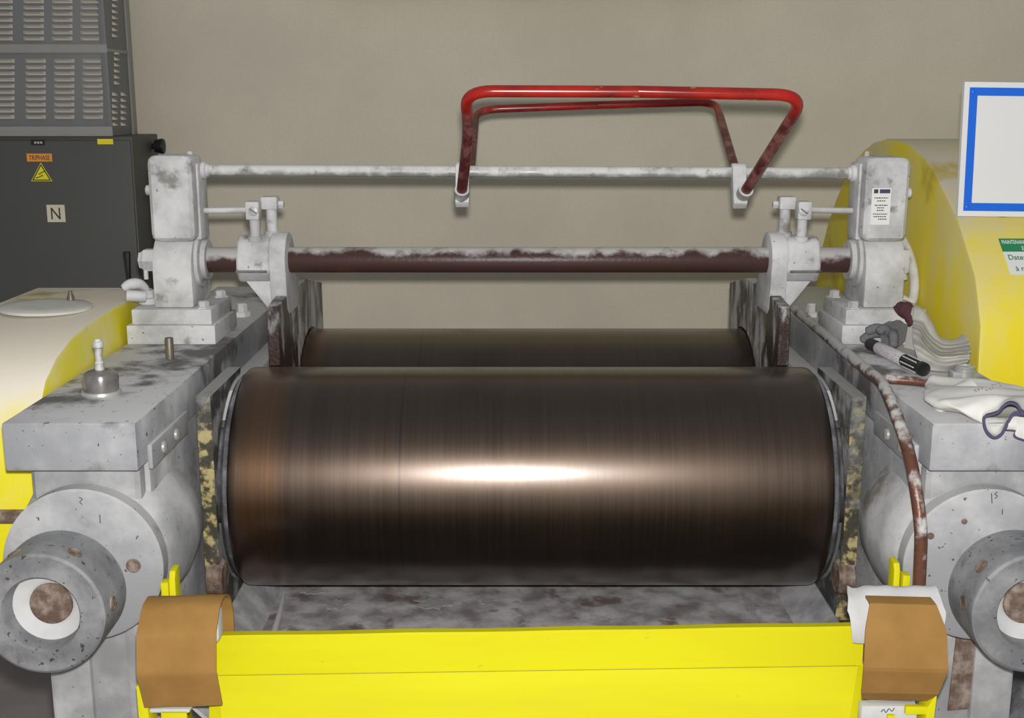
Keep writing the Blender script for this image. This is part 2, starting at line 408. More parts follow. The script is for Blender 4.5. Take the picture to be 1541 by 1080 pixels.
    for y in (2.90, 3.2):
        MB().lathe((s*.70, y, BT), (0, 0, 1), [(0, .02), (.012, .02), (.012, .013), (.03, .013), (.032, .01)], 6).build('hex_bolt', 'cast_white', cb)
    if L:
        c = px(153, 594, z=BT)
        oc = MB().lathe(c, (0, 0, 1), [(0, .028), (.003, .033), (.007, .033), (.009, .031), (.032, .032), (.040, .029), (.045, .022), (.047, .014)], 40).build('oil_cup', 'glass_grey', cb, label='round glass oil cup')
        MB().lathe(c, (0, 0, 1), [(-.0, .034), (.004, .0355), (.009, .034), (.010, .031)], 40).build('oil_cup_base', 'bright_steel', oc)
        MB().lathe(c, (0, 0, 1), [(.046, .0085), (.060, .008), (.062, .0065), (.086, .0065), (.088, .0095), (.097, .0095), (.099, .006), (.103, .004)], 16).build('oil_cup_stem', 'galvanised', oc)
        c = px(256, 541, z=BT)
        sd = MB().lathe(c, (.0, .02, 1), [(0, .0085), (.044, .0085), (.046, .0075), (.0465, .0055)], 18).build('stud', 'stud_steel', cb)
        MB().lathe(c, (0, 0, 1), [(0, .017), (.001, .016), (.002, .012)], 20).build('stud_seat', 'beam_paint', sd)
    else:
        c = px(1450, 574, z=BT)
        oc = MB().box(c.x-.026, c.x+.004, c.y-.014, c.y+.014, BT, BT+.020, .003).build('oil_port', 'beam_paint', cb)
        MB().lathe((c.x, c.y, BT), (0, 0, 1), [(.0, .0165), (.020, .0165), (.021, .018), (.024, .018), (.025, .0165), (.028, .018), (.031, .018), (.032, .014), (.028, .012)], 28).build('threaded_cap', 'bright_steel', oc)
# end plates wrapped round the front roll ends
for s in (-1, 1):
    lab = 'tall cheek plate with yellow-crusted edge at the front roll end, ' + ('on the oil cup side' if s < 0 else 'on the copper pipe side')
    t = thing('cheek_plate', lab, 'plate', (s*.62, 2.3, .74), 'roll end cheek plates')
    arc = [(FY+.2165*math.cos(a), AZ+.2165*math.sin(a)) for a in [PI/2+PI*k/24 for k in range(25)]]
    pr = [(2.45, 1.203), (2.192, 1.203), (2.192, .86), (2.215, .74), (2.45, .74)]+[(2.45, AZ-.2165)]+arc[::-1]+[(2.45, AZ+.2165)]
    MB().prism(pr, 'X', s*.606, s*.6335, .0).build('plate', 'end_plate', t)
    MB().lathe((s*.600, 2.21, .835), (s, 0, 0), [(0, .030), (.006, .036), (.03, .036), (.032, .03)], 28).build('drip_collar', 'rust_iron', t)

# ------------------------------------------------------------------ swing shaft pedestals
SY, SZ = 2.65, 1.403
for s in (-1, 1):
    L = s < 0
    lab = ('dusty white bearing pedestal with gearbox, standing in front of the dark electrical cabinet' if L
           else 'dusty white bearing pedestal with gearbox and data plate, in front of the yellow gear guard')
    t = thing('bearing_pedestal', lab, 'pedestal', (s*.77, SY, BT), 'shaft pedestals')
    MB().box(s*.872, s*.680, 2.548, 2.756, BT, 1.273, .003).build('lower_base_plate', 'cast_white', t)
    bp = MB().box(s*.862, s*.688, 2.556, 2.748, 1.273, 1.307, .004).build('upper_base_plate', 'cast_white', t)
    for bx, by in ((.709, 2.575), (.709, 2.728), (.842, 2.728)):
        MB().lathe((s*bx, by, 1.307), (0, 0, 1), [(0, .017), (.003, .017), (.003, .0125), (.014, .0125), (.016, .009)], 6).build('hex_bolt', 'cast_white', bp)
    pr = [(2.572, 1.307)]+[(SY-.08*math.cos(a), 1.388+.08*math.sin(a)) for a in [PI*k/14 for k in range(15)]]+[(2.728, 1.307)]
    bd = MB().prism(pr, 'X', s*.816, s*.729, .008, 2, 40).build('bearing_body', 'cast_white', t)
    MB().lathe((s*.730, SY, SZ), (-s, 0, 0), [(0, .062), (.008, .060), (.010, .046), (.02, .044)], 36).build('bearing_boss', 'cast_white', bd)
    gb = MB().box(s*.811, s*.716, 2.560, 2.668, 1.452, 1.636 if L else 1.632, .020, 3).build('gearbox', 'cast_white', t)
    MB().box(s*.735, s*.711, 2.600, 2.672, 1.452, 1.618, .006).build('gearbox_flange', 'cast_white', gb)
    MB().lathe((s*.735, 2.63, 1.628), (0, 0, 1), [(0, .007), (.012, .006), (.014, .004)], 10).build('grease_nipple', 'cast_white', gb)
    zk = px(222, 286, y=2.62).z if L else px(1355, 290, y=2.62).z
    MB().lathe((s*.810, 2.62, zk), (s, 0, 0), [(0, .006), (.010, .006), (.010, .011), (.020, .011), (.022, .008)], 14).build('thumb_screw', 'cast_white', gb)
    if L:
        MB().lathe((s*.814, SY, SZ), (s, 0, 0), [(0, .030), (.006, .030), (.008, .027), (.038, .027), (.044, .021), (.05, .019)], 6).build('shaft_nut', 'cast_white', bd)
        MB().cyl((s*.85, SY-.01, SZ-.022), (s*.85, SY-.01, SZ-.042), .005).build('cotter_pin', 'cast_white', bd)
        v = MB().lathe((s*.848, 2.64, 1.307), (0, 0, 1), [(0, .022), (.012, .022), (.014, .014), (.03, .014)], 20)
        v.cyl((s*.845, 2.615, 1.325), (s*.885, 2.60, 1.330), .013, .003, 16)
        v.build('drain_valve', 'cast_white', bp)
        MB().tube(smooth_path([(s*.85, 2.64, 1.335), (s*.862, 2.63, 1.350), (s*.88, 2.62, 1.352), (s*.895, 2.615, 1.344)], 5), [.008+.005*math.sin(PI*k/15) for k in range(16)], 12).build('valve_lever', 'cast_white', bp)
    else:
        f = MB().box(.816, .842, 2.625, 2.675, 1.375, 1.428, .005).build('terminal_box', 'cast_white', bd)
        MB().cyl((.834, 2.64, 1.377), (.838, 2.64, 1.360), .006).build('terminal_nut', 'cast_white', f)
        # data plate on the gearbox front
        o = px(1309, 338, y=2.5593); r_ = px(1338, 336, y=2.5593); tp = px(1312, 283, y=2.5593)
        R = (1, 0, 0); U = (0, 0, 1); wdt = (r_.x-o.x); hgt = tp.z-o.z
        pl = plate4(MB(), o, R, U, 0, wdt, 0, hgt, .0012).build('data_plate', 'label_white', gb)
        # third level only: printing sits on the gearbox as parts
        plate4(MB(), o, R, U, wdt*.40, wdt*.94, hgt*.86, hgt*.97, .0016).build('data_plate_band', 'ink_navy', gb)
        plate4(MB(), o, R, U, wdt*.10, wdt*.32, hgt*.86, hgt*.97, .0016).build('data_plate_logo', 'ink_dark', gb)
        for yy, a, b_ in ((.72, .15, .85), (.64, .3, .72), (.52, .18, .85), (.45, .3, .7), (.38, .3, .68), (.28, .12, .86), (.21, .15, .8), (.14, .4, .84)):
            q = MB(); xx = a; random.seed(int(yy*100))
            while xx < b_:
                ww = random.uniform(.05, .12); plate4(q, o, R, U, wdt*xx, wdt*min(b_, xx+ww), hgt*yy, hgt*(yy+.028), .0015); xx += ww+.03
            q.build('print_line', 'ink_dark', gb)

# conduit hose by the right pedestal
hp = [px(1338, 352, y=2.70), px(1356, 360, y=2.70), px(1368, 383, y=2.70), px(1375, 412, y=2.70), px(1376, 436, y=2.70), px(1371, 455, y=2.70)]
hp.append(Vector((.853, 2.70, 1.3075)))
MB().tube(smooth_path(hp, 8), .0108, 14).build('conduit_hose', 'cast_white', label='dusty curved cable conduit running down behind the pedestal with data plate', cat='hose')

# ------------------------------------------------------------------ shafts
sh = thing('guide_shaft', 'thick rusty brown shaft carrying the two stock guides', 'shaft', (0, SY, SZ-.028))
MB().cyl((-.712, SY, SZ), (.712, SY, SZ), .0283, .002, 40).build('shaft', 'rust_shaft', sh)
UL, UR = Vector((-.711, 2.635, 1.601)), Vector((.711, 2.635, 1.594))
ub = thing('trip_bar', 'thin dusty galvanised bar between the two gearboxes, below the red handle', 'bar', (0, 2.635, 1.585))
MB().cyl(UL, UR, .0125, .001, 28).build('bar', 'galvanised', ub)
def on_bar(u):
    x = px(u, 262, y=2.635).x; return UL.lerp(UR, (x-UL.x)/(UR.x-UL.x))
for u in (762, 840):
    p = on_bar(u); MB().lathe(p-Vector((.002, 0, 0)), (1, 0, 0), [(0, .0126), (.001, .0134), (.003, .0134), (.004, .0126)], 24).build('bar_joint', 'galvanised', ub)
for a, s in ((UL, -1), (UR, 1)):
    MB().lathe(a, (-s, 0, 0), [(0, .019), (.008, .019), (.010, .015), (.016, .0135)], 24).build('bar_collar', 'cast_white', ub)

# ------------------------------------------------------------------ red handle
hd = thing('red_handle', 'red tubular double loop handle clamped on the thin galvanised bar', 'handle', (on_bar(905).x, 2.635, 1.55))
FYT, RYT = 2.32, 3.0
fb0, fb1 = px(695, 287, y=2.585), px(1122, 287, y=2.585)
f1, f2 = px(703, 148, y=2.335), px(1197, 152, y=2.335)
ft1, ft2 = px(716, 134, y=FYT), px(1186, 138, y=FYT)
f1.z -= 0
p_top = [fb0, px(706, 190, y=2.42), px(699, 137, y=FYT), px(960, 138, y=FYT), px(1213, 143, y=FYT), fb1]
path = fillet(p_top, [0, .08, .055, .0, .06, 0], 8)
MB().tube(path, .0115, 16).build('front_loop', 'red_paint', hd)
rb0, rb1 = px(708, 262, y=2.652), px(1107, 256, y=2.652)
p_top = [rb0, px(716, 165, y=RYT), px(900, 158, y=RYT), px(1077, 153, y=RYT), rb1]
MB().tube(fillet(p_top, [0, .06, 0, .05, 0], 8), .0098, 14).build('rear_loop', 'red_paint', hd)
for u, fb in ((697, fb0), (1114, fb1)):
    c = on_bar(u)
    if u > 1000: c = c+Vector((-.004, 0, 0))
    # lug hanging from the bar, profile in YZ
    pr = [(c.y+.021*math.cos(a), c.z+.021*math.sin(a)) for a in [PI*k/10-.15 for k in range(12)]]
    pr += [(c.y-.03, c.z-.03), (c.y-.047, c.z-.062), (c.y-.034, c.z-.075), (c.y-.016, c.z-.066), (c.y+.008, c.z-.03)]
    lg = MB().prism(pr, 'X', c.x-.016, c.x+.014, .003, 2, 40).build('clamp_lug', 'cast_white', hd)
    d = (fb-(p_top[1] if False else (px(701, 200, y=2.44) if u < 1000 else px(1190, 165, y=2.33)))).normalized()
    MB().lathe(fb-d*.004, d, [(0, .0125), (0, .0160), (.004, .0165), (.030, .0160), (.038, .012)], 24).build('socket', 'galvanised', lg)

# ------------------------------------------------------------------ adjusting rods and stock guides
RZ = 1.513
for s in (-1, 1):
    L = s < 0
    rod = MB().cyl((s*.711, 2.635, RZ), (s*.604, 2.625, RZ+.003), .0065, 0, 14)
    rod.build('adjusting_rod', 'cast_white', label='thin dusty rod joining gearbox and stock guide clamp, on the ' + ('dark cabinet side' if L else 'yellow gear guard side'), cat='rod', group='adjusting rods')
    lab = 'stock guide with dusty white clamp and scabbed rusty plate, ' + ('on the dark cabinet side' if L else 'on the yellow gear guard side')
    g = thing('stock_guide', lab, 'machine guide', (s*.57, SY, 1.2), 'stock guides on the shaft')
    # clamp collar: faceted ring round the shaft
    prof = [(SY-.055, SZ-.020), (SY-.052, SZ+.016), (SY-.034, SZ+.046), (SY-.010, SZ+.056), (SY+.022, SZ+.054), (SY+.047, SZ+.030), (SY+.054, SZ-.004), (SY+.040, SZ-.036), (SY+.010, SZ-.051), (SY-.030, SZ-.046)]
    cl = MB().prism(prof, 'X', s*.640, s*.566, .010, 3, 15).build('clamp_collar', 'cast_white', g)
    MB().box(s*.640, s*.572, SY-.0575, SY-.03, SZ-.022, SZ-.016, .001).build('clamp_split', 'dark_iron', cl)
    # bracket with eye
    pr = [(SY+.062*math.cos(a), SZ+.062*math.sin(a)) for a in [-.35+(PI+.7)*k/18 for k in range(19)]]
    pr += [(SY-.05, 1.30), (SY-.03, 1.285), (SY+.12, 1.285), (SY+.13, 1.30)]
    MB().prism(pr, 'X', s*.566, s*.530, .004, 2, 35).build('bracket', 'cast_white', g)
    MB().prism([(s*.626, 1.362), (s*.566, 1.362), (s*.556, 1.292), (s*.572, 1.292)], 'Y', SY-.03, SY-.018, .001).build('gusset', 'cast_white', g)
    # guide plate following both rolls
    ra, rb = RR+.004, RR-.0045+.004
    fr = [(FY+ra*math.sin(a), AZ+ra*math.cos(a)) for a in [math.radians(20)+math.radians(52)*k/12 for k in range(13)]]
    bk = [(BY-rb*math.sin(a), AZ+rb*math.cos(a)) for a in [math.radians(72)-math.radians(132)*k/24 for k in range(25)]]
    top = [(3.085, 1.287), (2.86, 1.331), (2.60, 1.331), (fr[0][0], 1.322)]
    bk = [p for p in bk if p[0] < 3.085]
    pr = fr+bk+[(3.085, bk[-1][1])]+top
    pm = MB().prism(pr, 'X', s*.5555, s*.5310, .0015, 1, 40)
    pm.build('guide_plate', 'rust_plate', g)
    # clamping bolts and rod block
    by = 2.625
    b1 = MB().lathe((s*.600, by, SZ+.044), (0, 0, 1), [(0, .016), (.010, .016), (.012, .011), (.060, .011)], 18).build('clamp_bolt', 'cast_white', g)
    MB().box(s*.616, s*.586, by-.018, by+.018, RZ-.018, RZ+.022, .005).build('rod_block', 'cast_white', b1)
    MB().lathe((s*.598, by-.017, RZ+.002), (0, -1, 0), [(0, .011), (.003, .011), (.004, .009)], 18).build('slotted_screw', 'galvanised', b1)
    MB().box(s*.598-.009, s*.598+.009, by-.0222, by-.0205, RZ+.0005, RZ+.0030, 0, rot=('Y', .6)).build('screw_slot', 'dark_iron', b1)
    b2 = MB().lathe((s*.568, by+.03, SZ+.046), (0, 0, 1), [(0, .017), (.016, .017), (.018, .012), (.070, .012)], 18).build('clamp_bolt', 'cast_white', g)
    MB().box(s*.588, s*.552, by+.012, by+.048, RZ+.002, RZ+.030, .004).build('bolt_head', 'cast_white', b2)
    MB().cyl((s*.552, by+.03, RZ+.012), (s*.540, by+.03, RZ+.012), .009, .002, 6).build('cross_pin', 'cast_white', b2)

# ------------------------------------------------------------------ tray
tr = thing('tray', 'stained grey steel tray with bright yellow front under the polished roll', 'tray', (0, 2.2, .5))
MB().box(-.542, .542, 1.866, 2.98, .692, .70).build('tray_floor', 'tray_steel', tr)
for s in (-1, 1):
    MB().prism([(s*.542, .700), (s*.601, .756), (s*.6045, .7535), (s*.547, .694)], 'Y', 1.875, 2.85).build('tray_side', 'tray_side', tr)
    if s < 0: MB().tube(smooth_path([(-.530, 2.42, .706), (-.521, 2.33, .705), (-.515, 2.25, .705), (-.508, 2.215, .7045)], 5), [.004+.004*k/15 for k in range(16)], 10).build('grease_run', 'powder_white', tr)
random.seed(11)
for (u_, v_, ru, rv) in ((505, 909, .030, .014), (650, 908, .045, .016), (735, 905, .022, .010), (470, 890, .030, .006), (1128, 912, .014, .030)):
    c_ = px(u_, v_, z=.7005); n2 = 22
    pts_ = [c_+Vector((ru*math.cos(2*PI*k/n2)*random.uniform(.45, 1.1), rv*2.2*math.sin(2*PI*k/n2)*random.uniform(.45, 1.1), 0)) for k in range(n2)]
    MB().prism([(p.x, p.y) for p in pts_], 'Z', .7002, .7012).build('powder_smear', 'tray_smear', tr)
tl = .0075   # front panel hangs slightly askew: left end lower
zt = lambda x: .886+x*.0165
n_ = 24
def lip(i, j):
    x = -.540+1.09*i; z = zt(x); prof = [(1.872, z-.002), (1.853, z), (1.850, z-.003), (1.848, z-.069)]
    k = j*3; a = int(min(k, 2)); f_ = k-a
    y = prof[a][0]*(1-f_)+prof[a+1][0]*f_; zz = prof[a][1]*(1-f_)+prof[a+1][1]*f_
    return (x, y, zz+.0007*math.sin(x*23)*(1-j))
MB().grid(lip, 30, 9, .003).build('front_lip', 'yellow_paint', tr)
xa, xb = -.532, .541
def low(x, f_): z = zt(x)-.0685-.30*f_; return z
vs_ = []
for f_, yy, ins in ((0, 1.846, 0), (1, 1.79, .045)):
    vs_ += [(-.545+ins*.0, yy+.012, low(-.545, f_)), (xa+ins, yy, low(xa, f_)), (xb-ins, yy, low(xb, f_)), (.555, yy+.012, low(.555, f_))]
b = MB().raw(vs_, [(0, 1, 5, 4), (1, 2, 6, 5), (2, 3, 7, 6)])
bmesh.ops.solidify(b.bm, geom=b.bm.faces[:], thickness=.003)
b.build('front_apron', 'yellow_paint', tr, ang=5)
for k, (i0, i1) in enumerate(((1, 5), (2, 6))):
    p, q = Vector(vs_[i0]), Vector(vs_[i1])
    MB().tube([p+Vector((0, -.001, 0)), q+Vector((0, -.001, 0))], .0022, 8).build('fold_ridge', 'yellow_paint', tr)
MB().box(-.538, .548, 1.856, 1.872, .694, .83).build('tray_front_wall', 'tray_side', tr)

# latch brackets and cardboard sleeves
def sleeve(s):
    L = s < 0
    x0, x1 = (-.634, -.507) if L else (.527, .662)
    base = [(1.888, .83), (1.888, .905), (1.872, .940), (1.838, .957), (1.805, .954), (1.774, .926), (1.768, .918), (1.757, .860), (1.758, .852), (1.782, .787)] if L else \
           [(1.828, .9585), (1.812, .9585), (1.800, .957), (1.780, .926), (1.777, .918), (1.766, .862), (1.767, .855), (1.785, .808), (1.806, .785)]
    # sample polyline
    pts = [Vector((0, p[0], p[1])) for p in base]
    if L: pts = fillet(pts, .012, 3)
    n = len(pts)-1
    def fn(i, j):
        k = i*n; a = min(int(k), n-1); p = pts[a].lerp(pts[a+1], k-a)
        w_ = 0.0
        if not L:
            h = (p.z-.870)/.088; w_ = -.014*abs(h)**3
        x = (x0-w_)*(1-j)+(x1+w_)*j
        return (x, p.y+(.001*math.sin(j*9+i*5) if L else 0), p.z+(.004*(j-.5) if L else -.003*(j-.5)))
    lab = 'bent brown cardboard sleeve over the latch ' + ('at the oil cup side of the yellow tray' if L else 'at the copper pipe foot')
    return MB().grid(fn, n, 10, .0035).build('cardboard_sleeve', 'cardboard', label=lab, cat='cardboard', group='cardboard sleeves on latches', ang=9 if not L else 14)
for s in (-1, 1):
    sleeve(s)
    L = s < 0
    t = thing('latch_bracket', 'yellow slotted latch bracket behind the cardboard sleeve ' + ('beside the housing below the oil cup' if L else 'at the foot of the copper pipe'), 'bracket', (s*.60, 1.9, .55), 'yellow latch brackets')
    c0 = px(247, 877, y=1.893) if L else px(1365, 866, y=1.893)
    c1 = px(258, 861, y=1.90) if L else px(1351, 849, y=1.90)
    MB().box(c0.x-.006, c0.x+.006, 1.893, 1.913, .80, c0.z, .001).build('fork_tine', 'yellow_paint', t)
    MB().prism([(1.900, .80), (1.900, c1.z-.012), (1.906, c1.z), (1.930, c1.z+.002), (1.930, .80)], 'X', c1.x-.005, c1.x+.005, .001).build('fork_tine', 'yellow_paint', t)
    MB().box(min(c0.x, c1.x)-.010, max(c0.x, c1.x)+.006, 1.898, 1.957, .775, .90, .002).box(s*.608, s*.633, 1.898, 1.957, .60, .78, .002).build('latch_post', 'yellow_paint', t)
    # lower side strip and dusty foot plate
    if L:
        a = px(208, 1030, y=1.80); b_ = px(222, 1030, y=1.80)
        MB().prism([(a.x, .60), (a.x-.002, a.z), (b_.x-.004, a.z+.002), (b_.x+.012, .60)], 'Y', 1.795, 1.835, .001).build('side_strip', 'yellow_paint', t)
        MB().box(-.632, -.566, 1.80, 1.872, .765, .7725, .003).box(-.632, -.608, 1.86, 1.90, .765, .7725, .002).build('foot_plate', 'powder_white', t)
        MB().box(-.612, -.570, 1.795, 1.80, .735, .768, .001).build('foot_tab', 'yellow_paint', t)
    else:
        a = px(1398, 1062, y=1.80); b_ = px(1409, 1040, y=1.80)
        MB().prism([(a.x-.014, .60), (a.x-.004, a.z), (b_.x, b_.z), (b_.x-.008, .60)], 'Y', 1.795, 1.835, .001).build('side_strip', 'yellow_paint', t)
        MB().box(.540, .634, 1.806, 1.829, .74, .775, .006).box(.560, .634, 1.82, 1.872, .74, .775, .003).box(.608, .634, 1.86, 1.90, .74, .775, .003).build('foot_plate', 'powder_white', t)
        p = px(1378, 1064, y=1.803)
        MB().box(p.x-.018, p.x+.018, 1.797, 1.806, p.z-.010, p.z+.004, .001).build('foot_tab', 'yellow_paint', t)
        p = px(1342, 1078, y=1.803)
        MB().box(p.x-.008, p.x+.004, 1.799, 1.806, p.z-.012, p.z+.004, .001).build('foot_tab', 'yellow_paint', t)
        p = px(1336, 1070, y=1.8052)
        MB().tube(smooth_path([px(1326, 1071, y=1.8052), px(1330, 1067, y=1.8052), px(1333, 1072, y=1.8052), px(1338, 1066, y=1.8052), px(1342, 1070, y=1.8052), px(1346, 1065, y=1.8052)], 3), .0007, 6).build('pen_mark', 'ink_navy', t)
MB().box(-.612, -.512, 1.800, 1.842, .885, .942, .012, 3).build('paper_wad', 'powder_white', label='white paper wad stuffed inside the cardboard sleeve on the oil cup side', cat='paper')
# crumpled white lining behind the right sleeve
def lin(i, j):
    x = .524+.142*j; a = PI*.62*i
    y = 1.872-.052*math.sin(a); z = .888+.058*math.cos(a)
    nz_ = noise.noise(Vector((x*40, i*4, 1)))*.006
    return (x+nz_*.5-.010*(1-abs(2*i-1))*(1-2*j), y+nz_*.6, z+nz_+.012)
MB().grid(lin, 20, 16, .002).build('paper_lining', 'powder_white', label='crumpled white paper lining peeking over the cardboard sleeve by the copper pipe', cat='paper')

# ------------------------------------------------------------------ copper pipe along the right beam
pp = [(.668, 2.93, BT+.0105), (.664, 2.22, BT+.0105), (.664, 2.05, BT+.002), (.662, 1.975, BT-.06), (.678, 1.953, 1.10), (.684, 1.945, 1.0), (.686, 1.94, .80), (.686, 1.95, .62)]
pw = [Vector(pp[0]), Vector((.666, 2.5, BT+.0105))]+smooth_path(pp[1:4], 8)
pa = [Vector(pp[0]), Vector((.655, 2.50, BT+.0108)), Vector((.648, 2.24, BT+.0108))]
pb = smooth_path([(.648, 2.24, BT+.0108), (.644, 2.14, BT+.0105), (.637, 2.06, BT-.004), (.636, 1.975, BT-.045), (.637, 1.918, BT-.095), (.643, 1.885, 1.06), (.646, 1.882, 1.0), (.648, 1.882, .90), (.648, 1.882, .80)], 7)
cpipe = thing('copper_pipe', 'brown copper pipe with flaking white paint bending down over the beam edge', 'pipe', (.655, 2.2, .8))
MB().tube(pa+pb[1:], .0108, 16).build('pipe', 'copper_pipe', cpipe)
a, b_ = px(1342, 571, z=BT+.009), px(1410, 577, z=BT+.009)
MB().tube(smooth_path([a+Vector((-.008, .006, 0)), a+Vector((.006, 0, 0)), (a+b_)/2+Vector((0, .004, 0)), b_, b_+Vector((.02, .006, 0))], 5), .0088, 14).build('pipe_stub', 'copper_pipe', label='short loose piece of copper pipe lying between pen and white glove', cat='pipe')

# ------------------------------------------------------------------ things lying on the right beam
def rod_frame(a, b): return (b-a).normalized(), (b-a).length
a, b_ = px(1309, 517, z=BT+.014), px(1391, 556, z=BT+.014)
d, Ln = rod_frame(a, b_)
pen = thing('marker_pen', 'fat white marker pen with ribbed black cap lying beside the rags', 'marker', (a+b_)/2-Vector((0, 0, .014)))
MB().lathe(a, d, [(0, .010), (.002, .0125), (Ln*.18, .0128)], 24).build('pen_end', 'soft_black', pen)
MB().lathe(a, d, [(Ln*.18, .0125), (Ln*.19, .0133), (Ln*.66, .0133), (Ln*.67, .0125)], 28).build('pen_body', 'pen_label', pen)
MB().lathe(a, d, [(Ln*.66, .0120), (Ln*.665, .0128), (Ln*.93, .0122), (Ln*.94, .0136), (Ln*.99, .0138), (Ln, .012), (Ln*.995, .008)], 24).build('pen_cap', 'black_plastic', pen)
q = d.to_track_quat('Z', 'Y')
for k in range(14):
    o = q@Vector((math.cos(2*PI*k/14), math.sin(2*PI*k/14), 0))*.0128
    MB().tube([a+d*Ln*.69+o, a+d*Ln*.92+o], .0012, 6).build('cap_rib', 'label_white' if k % 2 else 'soft_black', pen)
rows = [((1374,461),(1388,466),(1402,484),(1414,508),(1437,511),(1446,504), 2.47),
        ((1375,478),(1388,482),(1400,499),(1420,516),(1442,515),(1456,512), 2.405),
        ((1374,486),(1386,490),(1397,506),(1418,522),(1442,521),(1458,518), 2.43),
        ((1373,490),(1385,495),(1396,511),(1416,527),(1442,526),(1459,523), 2.375),
        ((1373,495),(1384,501),(1394,517),(1414,532),(1442,531),(1459,529), 2.405),
        ((1373,505),(1384,512),(1395,524),(1413,536),(1442,536),(1459,534), 2.35),
        ((1375,520),(1386,524),(1398,532),(1415,542),(1440,541),(1458,539), 2.365),
        ((1378,530),(1390,536),(1402,544),(1420,550),(1440,548),(1456,545), 2.325)]
RW = []
for r_ in rows:
    RW.append(smooth_path([px(q_[0], q_[1], y=r_[6]-.028*k) for k, q_ in enumerate(r_[:6])], 6))
RW.append(smooth_path([px(u_, v_, z=BT+.003) for u_, v_ in ((1385, 552), (1397, 556), (1410, 558), (1425, 559), (1440, 557), (1452, 553))], 6))
RW.insert(0, [Vector((p.x, p.y+.035, BT+.003)) for p in RW[0]])
COLS = [smooth_path([r_[k] for r_ in RW], 4) for k in range(len(RW[0]))]
nr, nc = len(COLS[0])-1, len(COLS)-1
def ragfn(i, j):
    p = COLS[round(i*nc)][round(j*nr)].copy()
    p.z = max(p.z+.0016*noise.noise(p*60), BT+.003); p.x = min(p.x, .889); return p
MB().grid(ragfn, nc, nr, .0016).build('white_rag', 'rag_white', label='crumpled off-white folded rag bundled against the yellow gear guard', cat='rag', ang=75)
# grey glove with limp fingers
gl = thing('grey_glove', 'dirty dark grey work glove crumpled beside the white rag', 'glove', (.755, 2.47, BT))
def gfn(i, j):
    a = 2*PI*j; t_ = i
    cx = .768+.030*t_; cy = 2.502+.012*t_; r = .030*(math.sin(PI*min(1, .15+.85*t_))**.5 if t_ < .99 else .12)
    rr = r*(1+.28*noise.noise(Vector((math.cos(a)*2, math.sin(a)*2, t_*5))))
    return (cx+rr*1.1*math.cos(a), cy+rr*.55*math.cos(a), BT+.033+max(-.032, rr*.95*math.sin(a)))
MB().grid(gfn, 22, 22, 0, True).build('palm', 'glove_grey', gl, ang=70)
for k, (b0, e_) in enumerate((((.762, 2.512, .034), (.716, 2.528, .012)), ((.762, 2.506, .036), (.722, 2.516, .034)),
                              ((.764, 2.500, .036), (.738, 2.482, .040)), ((.772, 2.494, .034), (.764, 2.455, .014)))):
    b0, e_ = Vector((b0[0], b0[1], BT+b0[2])), Vector((e_[0], e_[1], BT+e_[2]))
    MB().tube(smooth_path([b0, (b0+e_)/2+Vector((0, 0, .008)), e_], 6), [.0125-.0035*q_/12 for q_ in range(12)]+[.004], 10).build('finger', 'glove_grey', gl, ang=70)
mq = smooth_path([px(1350, 469, y=2.52), px(1357, 465, y=2.515), px(1366, 468, y=2.50), px(1372, 478, y=2.49), px(1374, 490, y=2.48)], 5)
MB().tube(mq, [.008+.009*math.sin(PI*(.15+.8*k/20))*(1+.15*math.sin(k*1.7)) for k in range(21)], 14).build('maroon_rag', 'rag_maroon', label='small maroon scrap of cloth between dark grey glove and white rag', cat='rag', ang=70)

# white glove draped over the beam front
wg = thing('white_glove', 'white canvas work glove with dark purple hem hanging over the beam front', 'glove', (.80, 2.0, BT))
ringsN = 26
HP = [(1546,623),(1537,619),(1531,610),(1520,606.5),(1510,611),(1502,620),(1492,624),(1482,627),(1480.5,635),(1483,646),(1489,655),(1498,658.5),(1507,653),(1514,641),(1521,628),(1528,622),(1537,623),(1546,623)]
HL_ = smooth_path([px(u_, v_, y=1.884) for u_, v_ in HP], 6)
def hemring(a):
    k = (a/(2*PI) % 1.0)*(len(HL_)-1); i0 = int(k); return HL_[i0].lerp(HL_[min(i0+1, len(HL_)-1)], k-i0)
def wfn(i, j):
    a = 2*PI*j; h0 = hemring(a)
    t_ = i
    # spine runs back and to the left (fingers), flattened on the beam
    cx = .795-.055*t_**1.15; cy = 1.88+.215*t_
    wx = .062*(1+.5*math.sin(PI*min(1, t_*1.1)))*(1-.75*max(0, (t_-.6)/.4)**1.4)
    hz = .022*(1-.55*t_)
    u, v = math.cos(a), math.sin(a)
    wr = .006*noise.noise(Vector((u*2+t_*7, v*2, t_*5)))+.004*math.sin(t_*16+u*4)
    p1 = Vector((cx+wx*u*.95+.02*u*t_, cy+wx*u*.35, max(BT+.0035, BT+.022+hz*v+wr)))
    k = min(1, t_/.22); k = k*k*(3-2*k)
    q0 = h0+Vector((0, .05*t_/.22 if t_ < .22 else .05, .004))
    return q0.lerp(p1, k)
MB().grid(wfn, 36, 40, 0, True).build('glove_body', 'glove_white', wg, ang=80)
MB().tube(HL_, .0026, 8).build('hem', 'hem_purple', wg)
fa = smooth_path([px(u_, v_, y=1.889) for u_, v_ in ((1516, 630), (1526, 627), (1538, 628), (1556, 632))], 5)
fb_ = smooth_path([px(u_, v_, y=1.886) for u_, v_ in ((1514, 646), (1529, 648), (1528, 657), (1556, 666))], 5)
MB().grid(lambda i, j: fa[round(i*15)].lerp(fb_[round(i*15)], j)+Vector((0, -.006*math.sin(PI*j), 0)), 15, 6, .001).build('cuff_flap', 'glove_white', wg, ang=80)
MB().tube(fb_, .0024, 8).build('hem', 'hem_purple', wg)
